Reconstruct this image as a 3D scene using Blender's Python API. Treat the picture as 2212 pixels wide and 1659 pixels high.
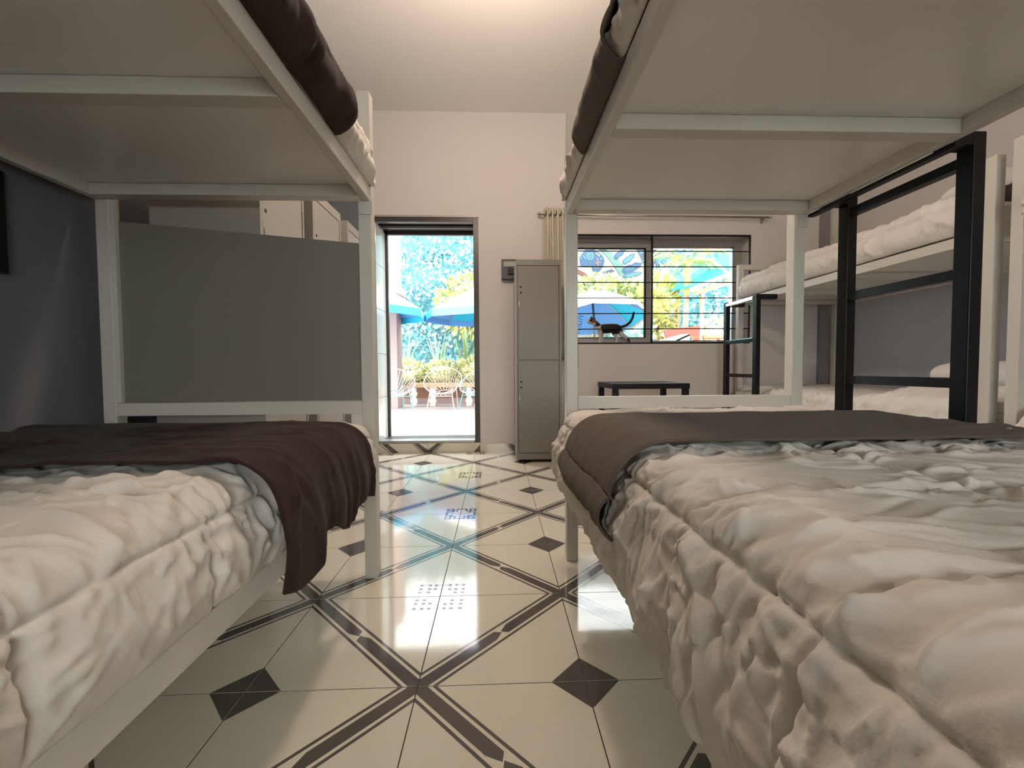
import bpy, math, random
import numpy as np
from mathutils import Vector, Matrix, Euler

rnd = random.Random(7)
C = bpy.context.scene.collection
PI = math.pi
for o in list(bpy.data.objects):
    bpy.data.objects.remove(o)
scene = bpy.context.scene

# ------------------------------------------------------------------ camera
cam = bpy.data.cameras.new('camera')
cam.sensor_width = 36.0
cam.lens = 36.0 * 918.6 / 2212
cam.clip_start = 0.02
cam.clip_end = 300
camo = bpy.data.objects.new('camera', cam)
C.objects.link(camo)
yaw, pitch, roll = 0.035595, 0.037053, -0.0066986
f = Vector((math.sin(yaw)*math.cos(pitch), math.cos(yaw)*math.cos(pitch), -math.sin(pitch)))
r0 = Vector((math.cos(yaw), -math.sin(yaw), 0)); u0 = r0.cross(f)
r1 = r0*math.cos(roll) + u0*math.sin(roll); u1 = u0*math.cos(roll) - r0*math.sin(roll)
camo.matrix_world = Matrix(((r1.x, u1.x, -f.x, 0), (r1.y, u1.y, -f.y, 0), (r1.z, u1.z, -f.z, .846), (0, 0, 0, 1)))
scene.camera = camo

# ------------------------------------------------------------------ world, sun, daylight, exposure
w = bpy.data.worlds.new('sky'); scene.world = w; w.use_nodes = True
nt = w.node_tree; bg = nt.nodes['Background']
tc = nt.nodes.new('ShaderNodeTexCoord'); sx = nt.nodes.new('ShaderNodeSeparateXYZ')
rp = nt.nodes.new('ShaderNodeValToRGB')
nt.links.new(tc.outputs['Generated'], sx.inputs[0]); nt.links.new(sx.outputs['Z'], rp.inputs[0])
rp.color_ramp.elements[0].position = 0.0; rp.color_ramp.elements[0].color = (1, .98, .95, 1)
rp.color_ramp.elements[1].position = .9; rp.color_ramp.elements[1].color = (.92, .96, 1.0, 1)
nt.links.new(rp.outputs[0], bg.inputs[0]); bg.inputs[1].default_value = 8.5

sun = bpy.data.lights.new('sun', 'SUN'); sun.energy = 4.5; sun.angle = math.radians(1.0); sun.color = (1, .96, .9)
suno = bpy.data.objects.new('sun', sun); C.objects.link(suno)
suno.rotation_euler = Vector((.45, -.30, .84)).to_track_quat('Z', 'Y').to_euler()

scene.view_settings.view_transform = 'Standard'
scene.view_settings.look = 'None'
scene.view_settings.exposure = 0.4
scene.view_settings.gamma = 1.0
scene.view_settings.use_curve_mapping = False
scene.cycles.use_denoising = True
scene.cycles.max_bounces = 10
scene.cycles.diffuse_bounces = 6
scene.cycles.glossy_bounces = 4
scene.cycles.transparent_max_bounces = 8
scene.cycles.sample_clamp_indirect = 6
scene.cycles.caustics_reflective = False
scene.cycles.caustics_refractive = False

# ------------------------------------------------------------------ materials
def mat(name, col, rough=.6, metal=0., var=0., vscale=4., bump=0., bscale=60., spec=.5, sheen=0.):
    m = bpy.data.materials.new(name); m.use_nodes = True
    n = m.node_tree.nodes; l = m.node_tree.links; b = n['Principled BSDF']
    b.inputs['Base Color'].default_value = (*col, 1); b.inputs['Roughness'].default_value = rough
    b.inputs['Metallic'].default_value = metal; b.inputs['Specular IOR Level'].default_value = spec
    if sheen: b.inputs['Sheen Weight'].default_value = sheen
    if var or bump: t = n.new('ShaderNodeTexCoord')
    if var:
        x = n.new('ShaderNodeTexNoise'); x.inputs['Scale'].default_value = vscale; x.inputs['Detail'].default_value = 4
        rr = n.new('ShaderNodeMapRange'); rr.inputs['To Min'].default_value = 1-var; rr.inputs['To Max'].default_value = 1+var
        mx = n.new('ShaderNodeVectorMath'); mx.operation = 'SCALE'; mx.inputs[0].default_value = col
        l.new(t.outputs['Object'], x.inputs['Vector']); l.new(x.outputs[0], rr.inputs[0])
        l.new(rr.outputs[0], mx.inputs['Scale']); l.new(mx.outputs[0], b.inputs['Base Color'])
    if bump:
        y = n.new('ShaderNodeTexNoise'); y.inputs['Scale'].default_value = bscale; y.inputs['Detail'].default_value = 5
        bp = n.new('ShaderNodeBump'); bp.inputs['Strength'].default_value = bump; bp.inputs['Distance'].default_value = .01
        l.new(t.outputs['Object'], y.inputs['Vector']); l.new(y.outputs[0], bp.inputs['Height']); l.new(bp.outputs[0], b.inputs['Normal'])
    return m

M = {}
M['wall'] = mat('wall_paint', (.62, .582, .558), .85, var=.03, vscale=1.5, bump=.05, bscale=90)
M['ceiling'] = mat('ceiling_paint', (.84, .81, .77), .9, var=.02, vscale=1)
M['grey_wall'] = mat('grey_wall_paint', (.15, .158, .178), .75, var=.05, vscale=1.5, bump=.05, bscale=90)
M['frame'] = mat('white_enamel', (.60, .575, .525), .38, var=.03, vscale=3)
M['sheet'] = mat('white_sheet_metal', (.82, .81, .78), .27, var=.04, vscale=1.2)
M['panel'] = mat('grey_sheet_metal', (.20, .195, .168), .42, var=.04, vscale=1.5)
M['black'] = mat('black_enamel', (.004, .004, .005), .42, spec=.3)
M['locker'] = mat('grey_locker_enamel', (.19, .182, .168), .42, var=.03, vscale=2)
M['locker2'] = mat('pale_locker_enamel', (.34, .325, .30), .42, var=.03, vscale=2)
M['hole'] = mat('black_hole', (.004, .004, .004), .9)
M['steel'] = mat('brushed_steel', (.45, .43, .41), .3, metal=.9)
M['chrome'] = mat('bright_steel', (.7, .7, .7), .2, metal=1)
M['dark_steel'] = mat('dark_bronze_frame', (.055, .050, .047), .35, metal=.3)
M['alu'] = mat('mill_aluminium', (.36, .34, .33), .45, metal=.25)
M['reveal'] = mat('glazed_reveal_tile', (.42, .45, .42), .12, var=.05, vscale=2)
M['mattress'] = mat('mattress_ticking', (.6, .58, .54), .9)
M['quilt'] = mat('cream_quilt_cotton', (.70, .655, .60), .92, var=.03, vscale=6, bump=.12, bscale=160, spec=.15, sheen=.1)
M['white_quilt'] = mat('white_quilt_cotton', (.74, .71, .68), .92, bump=.2, bscale=45, spec=.15)
M['blanket'] = mat('brown_fleece', (.040, .024, .021), .95, var=.12, vscale=40, bump=.25, bscale=140, spec=.05, sheen=.06)
M['blanket_light'] = mat('taupe_fleece', (.125, .10, .084), .95, var=.12, vscale=40, bump=.25, bscale=140, spec=.05, sheen=.06)
M['curtain'] = mat('cream_curtain', (.60, .56, .46), .9, bump=.1, bscale=150)
M['box'] = mat('grey_plastic', (.055, .058, .052), .5)
M['boxlab'] = mat('breaker_cover', (.32, .32, .27), .5)
M['grout'] = mat('dark_grout', (.045, .036, .03), .9)
M['tile'] = mat('beige_glazed_tile', (.62, .575, .47), .075, var=.05, vscale=5, bump=.012, bscale=22)
M['tileline'] = mat('brown_tile_print', (.088, .078, .072), .075, var=.12, vscale=30, bump=.012, bscale=22)
M['tilesym'] = mat('taupe_tile_print', (.105, .094, .088), .075)
M['lampwhite'] = mat('lamp_shade_white', (.8, .75, .65), .5)
# outdoors
M['pave'] = mat('pink_paving', (0.330, 0.280, 0.260), .8, var=.08, vscale=3)
M['pavestrip'] = mat('pale_paving', (.80, .76, .74), .8, var=.05, vscale=3)
M['leaf_cyan'] = mat('cyan_leaf', (.17, .44, .50), .7)
M['leaf_teal'] = mat('teal_leaf', (.22, .46, .46), .7)
M['leaf_pale'] = mat('pale_lilac_leaf', (.50, .53, .56), .7)
M['leaf_yellow'] = mat('yellow_green_leaf', (.42, .43, .13), .6)
M['leaf_green'] = mat('green_leaf', (.15, .23, .09), .6)
M['leaf_sage'] = mat('sage_leaf', (.30, .40, .27), .6)
M['leaf_cream'] = mat('cream_leaf', (.60, .59, .36), .6)
M['canopy'] = mat('white_canopy', (0.595, 0.595, 0.588), .8)
M['canopy_blue'] = mat('blue_canopy_lining', (0.091, 0.252, 0.560), .8)
M['canopy_cyan'] = mat('cyan_canopy_lining', (0.014, 0.364, 0.560), .8)
M['teal_cloth'] = mat('teal_awning_cloth', (0.005, 0.290, 0.240), .8)
M['navy'] = mat('navy_print', (0.021, 0.063, 0.175), .8)
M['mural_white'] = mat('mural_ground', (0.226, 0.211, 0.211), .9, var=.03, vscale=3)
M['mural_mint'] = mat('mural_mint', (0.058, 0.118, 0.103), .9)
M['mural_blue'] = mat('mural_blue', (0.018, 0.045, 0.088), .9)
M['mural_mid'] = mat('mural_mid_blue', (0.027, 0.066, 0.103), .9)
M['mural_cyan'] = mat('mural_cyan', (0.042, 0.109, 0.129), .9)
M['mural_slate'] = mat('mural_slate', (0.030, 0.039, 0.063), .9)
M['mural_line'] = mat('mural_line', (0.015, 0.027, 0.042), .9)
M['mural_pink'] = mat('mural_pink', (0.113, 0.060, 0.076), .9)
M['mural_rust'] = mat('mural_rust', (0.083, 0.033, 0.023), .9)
M['stucco'] = mat('pink_stucco', (0.310, 0.240, 0.230), .9)
M['stucco_white'] = mat('white_stucco', (0.595, 0.574, 0.560), .9)
M['wood'] = mat('pale_wood', (0.330, 0.230, 0.130), .7, var=.1, vscale=8)
M['brown'] = mat('brown_board', (0.210, 0.110, 0.070), .7, var=.1, vscale=8)
M['red'] = mat('red_paint', (0.310, 0.040, 0.025), .6)
M['orange'] = mat('orange_wood', (0.340, 0.130, 0.060), .6)
M['wire_white'] = mat('white_cord', (0.425, 0.410, 0.400), .6)
M['wire_rose'] = mat('rose_cord', (0.370, 0.275, 0.240), .6)
M['wire_teal'] = mat('teal_cord', (0.080, 0.260, 0.230), .6)
M['trunk'] = mat('pink_trunk', (0.290, 0.190, 0.150), .8)
M['cloth'] = mat('patterned_tablecloth', (0.400, 0.360, 0.360), .9, var=.25, vscale=14)

gm = bpy.data.materials.new('window_glass'); gm.use_nodes = True
n = gm.node_tree.nodes; l = gm.node_tree.links; n.remove(n['Principled BSDF'])
tr = n.new('ShaderNodeBsdfTransparent'); gl = n.new('ShaderNodeBsdfGlossy'); gl.inputs['Roughness'].default_value = .02
fr = n.new('ShaderNodeFresnel'); fr.inputs[0].default_value = 1.35; ms = n.new('ShaderNodeMixShader')
tr.inputs[0].default_value = (.96, .98, .97, 1)
l.new(fr.outputs[0], ms.inputs[0]); l.new(tr.outputs[0], ms.inputs[1]); l.new(gl.outputs[0], ms.inputs[2])
l.new(ms.outputs[0], n['Material Output'].inputs[0]); M['glass'] = gm

em = bpy.data.materials.new('lit_bulb'); em.use_nodes = True
b = em.node_tree.nodes['Principled BSDF']; b.inputs['Emission Color'].default_value = (1, .62, .36, 1); b.inputs['Emission Strength'].default_value = 12
M['bulb'] = em

# ------------------------------------------------------------------ mesh helpers
class MB:
    def __init__(s): s.v = []; s.f = []; s.m = []
    def add(s, vs, fs, mi=0):
        k = len(s.v); s.v += [tuple(p) for p in vs]
        for q in fs: s.f.append(tuple(i+k for i in q)); s.m.append(mi)
        return s
    def box(s, x0, x1, y0, y1, z0, z1, mi=0):
        return s.add([(x0,y0,z0),(x1,y0,z0),(x1,y1,z0),(x0,y1,z0),(x0,y0,z1),(x1,y0,z1),(x1,y1,z1),(x0,y1,z1)],
                     [(3,2,1,0),(4,5,6,7),(0,1,5,4),(1,2,6,5),(2,3,7,6),(3,0,4,7)], mi)
    def poly(s, pts, mi=0): return s.add(pts, [tuple(range(len(pts)))], mi)
    def slab(s, pts, dv, mi=0):
        n = len(pts); d = Vector(dv); q = [Vector(p) for p in pts]; vs = q + [p+d for p in q]
        fs = [tuple(range(n-1, -1, -1)), tuple(range(n, 2*n))] + [(i, (i+1) % n, n+(i+1) % n, n+i) for i in range(n)]
        return s.add(vs, fs, mi)
    def tube(s, pts, rad, k=8, mi=0, cap=True):
        P = [Vector(p) for p in pts]; n = len(P)
        R = rad if isinstance(rad, (list, tuple)) else [rad]*n
        vs = []; prev = None
        for i, p in enumerate(P):
            t = (P[min(i+1, n-1)] - P[max(i-1, 0)]).normalized()
            if prev is None:
                a = Vector((0, 0, 1)) if abs(t.z) < .9 else Vector((1, 0, 0)); x = t.cross(a).normalized()
            else:
                x = prev - t*prev.dot(t); x = x.normalized() if x.length > 1e-6 else t.orthogonal().normalized()
            prev = x; y = t.cross(x)
            for j in range(k):
                a = 2*PI*j/k; vs.append(p + (x*math.cos(a) + y*math.sin(a))*R[i])
        fs = [(i*k+j, i*k+(j+1) % k, (i+1)*k+(j+1) % k, (i+1)*k+j) for i in range(n-1) for j in range(k)]
        if cap: fs += [tuple(range(k-1, -1, -1)), tuple(range((n-1)*k, n*k))]
        return s.add(vs, fs, mi)
    def ball(s, c, r, k=10, h=7, mi=0):
        rx, ry, rz = r if isinstance(r, (tuple, list)) else (r, r, r); vs = [(c[0], c[1], c[2]-rz)]
        for i in range(1, h):
            a = -PI/2 + PI*i/h
            for j in range(k):
                b = 2*PI*j/k; vs.append((c[0]+rx*math.cos(a)*math.cos(b), c[1]+ry*math.cos(a)*math.sin(b), c[2]+rz*math.sin(a)))
        vs.append((c[0], c[1], c[2]+rz)); fs = [(0, 1+(j+1) % k, 1+j) for j in range(k)]
        for i in range(h-2):
            for j in range(k): fs.append((1+i*k+j, 1+i*k+(j+1) % k, 1+(i+1)*k+(j+1) % k, 1+(i+1)*k+j))
        e = len(vs)-1; fs += [(e, 1+(h-2)*k+j, 1+(h-2)*k+(j+1) % k) for j in range(k)]
        return s.add(vs, fs, mi)
    def mesh(s, name, mats, off=(0, 0, 0), smooth=False):
        me = bpy.data.meshes.new(name)
        me.from_pydata([(a-off[0], b-off[1], c-off[2]) for a, b, c in s.v], [], s.f)
        for m in mats: me.materials.append(m)
        if len(mats) > 1: me.polygons.foreach_set('material_index', s.m)
        if smooth: me.polygons.foreach_set('use_smooth', [True]*len(me.polygons))
        me.update(); return me

def wloc(o):
    v = Vector(o.location)
    while o.parent: o = o.parent; v = v + Vector(o.location)
    return v
def obj(name, mb, mats, parent=None, smooth=False, bevel=0., own=None):
    """links a mesh built in world metres; a child is stored relative to its (unrotated) parent"""
    if not isinstance(mats, (list, tuple)): mats = [mats]
    off = wloc(parent) if parent else Vector((0, 0, 0))
    loc = Vector(own) if own is not None else off
    me = mb.mesh(name, mats, loc, smooth)
    o = bpy.data.objects.new(name, me); C.objects.link(o)
    if parent: o.parent = parent
    o.location = loc - off
    if bevel:
        bv = o.modifiers.new('bevel', 'BEVEL'); bv.width = bevel; bv.segments = 2; bv.limit_method = 'ANGLE'
    return o
def thing(name, label, cat, loc=(0, 0, 0), group=None):
    o = bpy.data.objects.new(name, None); C.objects.link(o); o.location = loc
    o['label'] = label; o['category'] = cat
    if group: o['group'] = group
    return o
def tag(o, label, cat, group=None):
    o['label'] = label; o['category'] = cat
    if group: o['group'] = group
    return o
def struct(o, label=None):
    o['kind'] = 'structure'
    if label: o['label'] = label; 
    return o
def copy_tree(o, parent=None):
    c = o.copy(); C.objects.link(c); c.parent = parent
    for ch in list(o.children): copy_tree(ch, c)
    return c

# value noise on a random lattice (numpy), cubic faded
_rs = np.random.RandomState(11); _L = _rs.rand(256, 256)
def vnoise(x, y, seed=0):
    x = np.asarray(x, float) + seed*17.31; y = np.asarray(y, float) + seed*9.77
    xi = np.floor(x).astype(int); yi = np.floor(y).astype(int); fx = x-xi; fy = y-yi
    fx = fx*fx*fx*(fx*(fx*6-15)+10); fy = fy*fy*fy*(fy*(fy*6-15)+10)
    a = _L[xi % 256, yi % 256]; b = _L[(xi+1) % 256, yi % 256]; c = _L[xi % 256, (yi+1) % 256]; d = _L[(xi+1) % 256, (yi+1) % 256]
    return (a*(1-fx)+b*fx)*(1-fy) + (c*(1-fx)+d*fx)*fy
def ridged(x, y, seed=0): return 1-np.abs(2*vnoise(x, y, seed)-1)
def fbm(x, y, seed=0, o=3):
    t = 0; a = .5
    for i in range(o): t = t + a*vnoise(x*2**i, y*2**i, seed+i*3); a *= .5
    return t

# ------------------------------------------------------------------ room shell
T = .45; TX0, TY0 = -.2172, 1.1106            # floor tile size and one grid corner
XL, XR, YF, YB, ZC = -1.60, 3.56, 4.30, -2.70, 3.374

floor = obj('floor', MB().box(XL-.4, XR+.35, YB-.3, YF+.38, -.12, -.0015), M['grout']); struct(floor)

def clip_poly(pts):
    """clip a 2-D polygon to the unit square"""
    for ax, lim, sg in ((0, 0, 1), (0, 1, -1), (1, 0, 1), (1, 1, -1)):
        out = []
        for i in range(len(pts)):
            a, b = pts[i-1], pts[i]; da, db = (a[ax]-lim)*sg, (b[ax]-lim)*sg
            if (da >= 0) != (db >= 0):
                t = da/(da-db); out.append((a[0]+(b[0]-a[0])*t, a[1]+(b[1]-a[1])*t))
            if db >= 0: out.append(b)
        pts = out
        if not pts: return []
    return pts
def tile_prints():
    P = []; q = math.sqrt(.5); D = math.sqrt(2); c = D/2
    def ts(t, s): return (t*q - s*q, t*q + s*q)
    h = .040
    P.append((0, [ts(-.1, -h), ts(c-.085, -h), ts(c, -.006), ts(c-.035, h), ts(-.1, h)]))
    P.append((0, [ts(D+.1, h), ts(c+.085, h), ts(c, .006), ts(c+.035, -h), ts(D+.1, -h)]))
    for sg in (-1, 1):
        a, b = .060*sg, .080*sg
        P.append((0, [ts(-.2, a), ts(D+.2, a), ts(D+.2, b), ts(-.2, b)]))
    P.append((0, [(1, 0), (1, .2), (.8, 0)]))
    u = .032                                       # key motif: quarter of it at corner (0,1), quadrant x>0, y<0
    R = [(0, 2.3, 5.1, 6), (1.6, 2.4, 2.8, 6), (1.6, 3.4, 2.8, 3.7), (3.2, 4.1, 1.2, 6), (3.2, 6, 5.1, 6), (5.2, 6, 2.8, 6),
         (3.2, 6, 2.8, 3.7), (2.6, 4.1, 1.2, 2.0), (4.6, 6, 1.2, 2.0), (5.1, 6, 0, 2.0)]
    for x0, x1, y0, y1 in R:
        # quadrant (+,+) turned clockwise: (x,y) -> (y,-x)
        P.append((1, [(y*u, 1-x*u) for x, y in ((x0, y0), (x1, y0), (x1, y1), (x0, y1))]))
    return [(k, clip_poly(p)) for k, p in P]
def ccw(p):
    return p if sum(p[i-1][0]*p[i][1]-p[i][0]*p[i-1][1] for i in range(len(p))) > 0 else p[::-1]
g = .0016
tb = MB().box(-T/2+g, T/2-g, -T/2+g, T/2-g, -.0015, 0)
for kk, p in tile_prints():
    if len(p) > 2:
        tb.poly([((x-.5)*(T-2*g), (y-.5)*(T-2*g), .00012 + (.00004 if kk else 0)) for x, y in ccw(p)], 1+kk)
tile_me = tb.mesh('tile', [M['tile'], M['tileline'], M['tilesym']])
for i in range(-4, 9):
    for j in range(-9, 8):
        o = bpy.data.objects.new('tile', tile_me); C.objects.link(o); o.parent = floor
        o.location = (TX0+(i+.5)*T, TY0+(j+.5)*T, 0)
        a = (0 if i % 2 == 0 else PI) if (i+j) % 2 == 0 else (PI/2 if i % 2 == 0 else -PI/2)
        o.rotation_euler = (0, 0, a)

struct(obj('ceiling', MB().box(XL-.4, XR+.35, YB-.3, YF+.4, ZC, ZC+.2), M['ceiling']))
struct(obj('wall_left', MB().box(XL-.4, XL, YB, YF, 0, ZC), M['grey_wall']))
wr = MB().box(XR, XR+.3, YB, YF, 1.46, ZC, 0); wr.box(XR, XR+.3, YB, YF, 0, 1.46, 1)
struct(obj('wall_right', wr, [M['wall'], mat('blue_grey_wall_paint', (.50, .52, .57), .6, var=.04, vscale=1.5)]))
wb = MB()

BX0, BX1, BZ0, BZ1 = -.3, 2.1, .85, 2.05  # unseen window added behind the camera, sized to let fill daylight in
for a in ((XL-.4, BX0, 0, ZC), (BX1, XR+.3, 0, ZC), (BX0, BX1, 0, BZ0), (BX0, BX1, BZ1, ZC)): wb.box(a[0], a[1], YB-.3, YB, a[2], a[3])
struct(obj('wall_back', wb, M['wall']))
w2 = obj('fill_window', MB().box(BX0, BX1, YB-.16, YB-.10, BZ0, BZ0+.05).box(BX0, BX1, YB-.16, YB-.10, BZ1-.05, BZ1).box(BX0, BX0+.05, YB-.16, YB-.10, BZ0+.05, BZ1-.05)
    .box(BX1-.05, BX1, YB-.16, YB-.10, BZ0+.05, BZ1-.05).box(.875, .925, YB-.16, YB-.10, BZ0+.05, BZ1-.05), M['alu']); struct(w2)
for xa, xb in ((BX0+.05, .875), (.925, BX1-.05)): obj('pane', MB().box(xa, xb, YB-.132, YB-.128, BZ0+.05, BZ1-.05), M['glass'], w2)
DX0, DX1, DZ0, DZ1 = -1.20, -.172, .10, 2.345      # door opening
WX0, WX1, WZ0, WZ1 = .70, 2.605, 1.085, 2.19       # window opening
Y2 = 4.70
wf = MB()
for x0, x1, z0, z1 in ((XL, DX0, 0, ZC), (DX0, DX1, DZ1, ZC), (DX0, DX1, 0, DZ0-.002), (DX1, WX0, 0, ZC), (WX0, WX1, 0, WZ0), (WX0, WX1, WZ1, ZC), (WX1, XR+.3, 0, ZC)):
    wf.box(x0, x1, YF, Y2, z0, z1)
wf.box(XL, -1.27, YF-.006, YF, 0, ZC, 1)           # grey-painted strip beside the left corner
struct(obj('wall_front', wf, [M['wall'], M['grey_wall']]))
struct(obj('trim_1', MB().box(3.315, 3.41, YF-.03, YF, 0, ZC), mat('grey_trim_paint', (.235, .22, .225), .7)))

# tiled skirting, cut from the floor tile
def skirting(name, x0, x1, y, z0, z1, marks):
    m = MB().box(x0, x1, y-.012, y, z0, z1)
    for p in marks: m.poly([(x, y-.0122, z) for x, z in p], 1)
    return m
dt = obj('baseboard_door', skirting('t', -1.20, -.70, YF, 0, .096, [[(-1.16, .094), (-1.10, .094), (-.99, .002), (-1.06, .002)], [(-1.19, .094), (-1.18, .094), (-1.075, .002), (-1.085, .002)],
     [(-.84, .094), (-.79, .094), (-.70, .028), (-.70, .002), (-.74, .002)], [(-.86, .094), (-.85, .094), (-.755, .002), (-.765, .002)]]), [M['tile'], M['tileline']]); struct(dt)
dt2 = obj('tile', skirting('t', -.698, -.174, YF, 0, .096, [[(-.56, .094), (-.61, .094), (-.698, .028), (-.698, .002), (-.66, .002)], [(-.54, .094), (-.55, .094), (-.645, .002), (-.635, .002)], [(-.174, .075), (-.24, .002), (-.174, .002)]]), [M['tile'], M['tileline']], dt)
bt = obj('baseboard_front', skirting('t', -.168, .276, YF, 0, .084, [[(.09, .082), (.15, .082), (.23, .002), (.17, .002)], [(.07, .082), (.08, .082), (.16, .002), (.15, .002)]]), [M['tile'], M['tileline']]); struct(bt)
for k in range(5):
    obj('tile', skirting('t', .28+k*.45, .726+k*.45, YF, 0, .084, [[(.40+k*.45, .082), (.45+k*.45, .082), (.53+k*.45, .002), (.48+k*.45, .002)]]), [M['tile'], M['tileline']], bt)

# door opening: steel lining, tiled left reveal, threshold
door = obj('door_1', MB().box(DX1-.052, DX1, YF-.008, Y2, DZ0, DZ1), M['dark_steel']); struct(door)
hd = MB(); hd.box(DX0, DX1-.052, YF-.008, YF+.05, DZ1-.045, DZ1); hd.box(DX0, DX1-.052, YF+.05, Y2-.04, DZ1-.02, DZ1)
hd.box(DX0, DX1-.052, YF+.17, YF+.20, DZ1-.05, DZ1-.02); hd.box(DX0, DX1-.052, Y2-.04, Y2, DZ1-.06, DZ1)
obj('door_head', hd, M['dark_steel'], door, bevel=.003)
obj('head_trim', MB().box(DX0-.03, DX1+.004, YF-.014, YF-.001, DZ1, DZ1+.018), M['alu'], door)
obj('head_bead', MB().box(DX0, DX1-.052, YF+.16, YF+.17, DZ1-.045, DZ1-.03), M['chrome'], door)
zc = DZ0
for k in range(5):
    z1 = min(zc+.452, DZ1-.045)
    if z1-zc > .03: obj('reveal_panel', MB().box(DX0, DX0+.012, YF+.0, Y2-.04, zc+.002, z1-.002), M['reveal'], door, bevel=.002)
    zc += .452
obj('back_jamb', MB().box(DX0, DX0+.04, Y2-.04, Y2, DZ0, DZ1), M['dark_steel'], door)
obj('threshold', MB().box(DX0, DX1-.052, YF-.016, YF+.11, DZ0, DZ0+.026), M['steel'], door, bevel=.004)
obj('outer_sill', MB().box(DX0, DX1-.052, YF+.11, Y2, DZ0-.03, DZ0+.012), M['dark_steel'], door)

# window: aluminium frame, sliding sash, panes, iron grille
win = obj('window_1', MB().box(WX0, WX1, 4.46, 4.53, WZ1-.075, WZ1).box(WX0, WX1, 4.46, 4.53, WZ0, WZ0+.03)
          .box(WX0, WX0+.04, 4.46, 4.53, WZ0+.03, WZ1-.075).box(WX1-.07, WX1, 4.46, 4.53, WZ0+.03, WZ1-.075), M['alu']); struct(win)
obj('window_sash', MB().box(.74, 1.63, 4.43, 4.458, WZ1-.10, WZ1-.005).box(.74, 1.63, 4.43, 4.458, WZ0+.002, WZ0+.07)
    .box(1.565, 1.63, 4.43, 4.458, WZ0+.07, WZ1-.10).box(.74, .79, 4.43, 4.458, WZ0+.07, WZ1-.10), M['alu'], win)
obj('sash_gasket', MB().box(1.548, 1.566, 4.428, 4.45, WZ0+.07, WZ1-.10).box(.79, 1.55, 4.428, 4.45, WZ1-.115, WZ1-.10).box(.79, 1.55, 4.428, 4.45, WZ0+.07, WZ0+.078), M['black'], win)
obj('pane', MB().box(.79, 1.55, 4.440, 4.444, WZ0+.078, WZ1-.115), M['glass'], win)
obj('pane', MB().box(1.62, WX1-.09, 4.49, 4.494, WZ0+.045, WZ1-.09), M['glass'], win)
obj('fixed_sash', MB().box(1.62, WX1-.07, 4.478, 4.506, WZ1-.092, WZ1-.076).box(1.62, WX1-.07, 4.478, 4.506, WZ0+.03, WZ0+.046)
    .box(WX1-.092, WX1-.07, 4.478, 4.506, WZ0+.046, WZ1-.092), M['chrome'], win)
gr = thing('window_grille', 'black iron window grille of thin horizontal bars in front of the panes', 'grille', (.7, YF, WZ0))
gf = MB(); Yg = YF+.012
gf.box(WX0, WX1, Yg-.008, Yg+.008, WZ1-.018, WZ1-.001).box(WX0, WX1, Yg-.008, Yg+.008, WZ0+.001, WZ0+.016)
gf.box(WX0, WX0+.012, Yg-.008, Yg+.008, WZ0+.016, WZ1-.018).box(WX1-.013, WX1-.001, Yg-.008, Yg+.008, WZ0+.016, WZ1-.018)
obj('grille_frame', gf, M['black'], gr)
obj('upright', MB().box(1.575, 1.594, Yg-.009, Yg+.009, WZ0+.016, WZ1-.018), M['black'], gr)
for k in range(6):
    z = WZ1-.009-(k+1)*.1572
    obj('bar', MB().tube([(WX0+.01, Yg, z), (WX1-.01, Yg, z)], .0058, 6), M['black'], gr)

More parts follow.
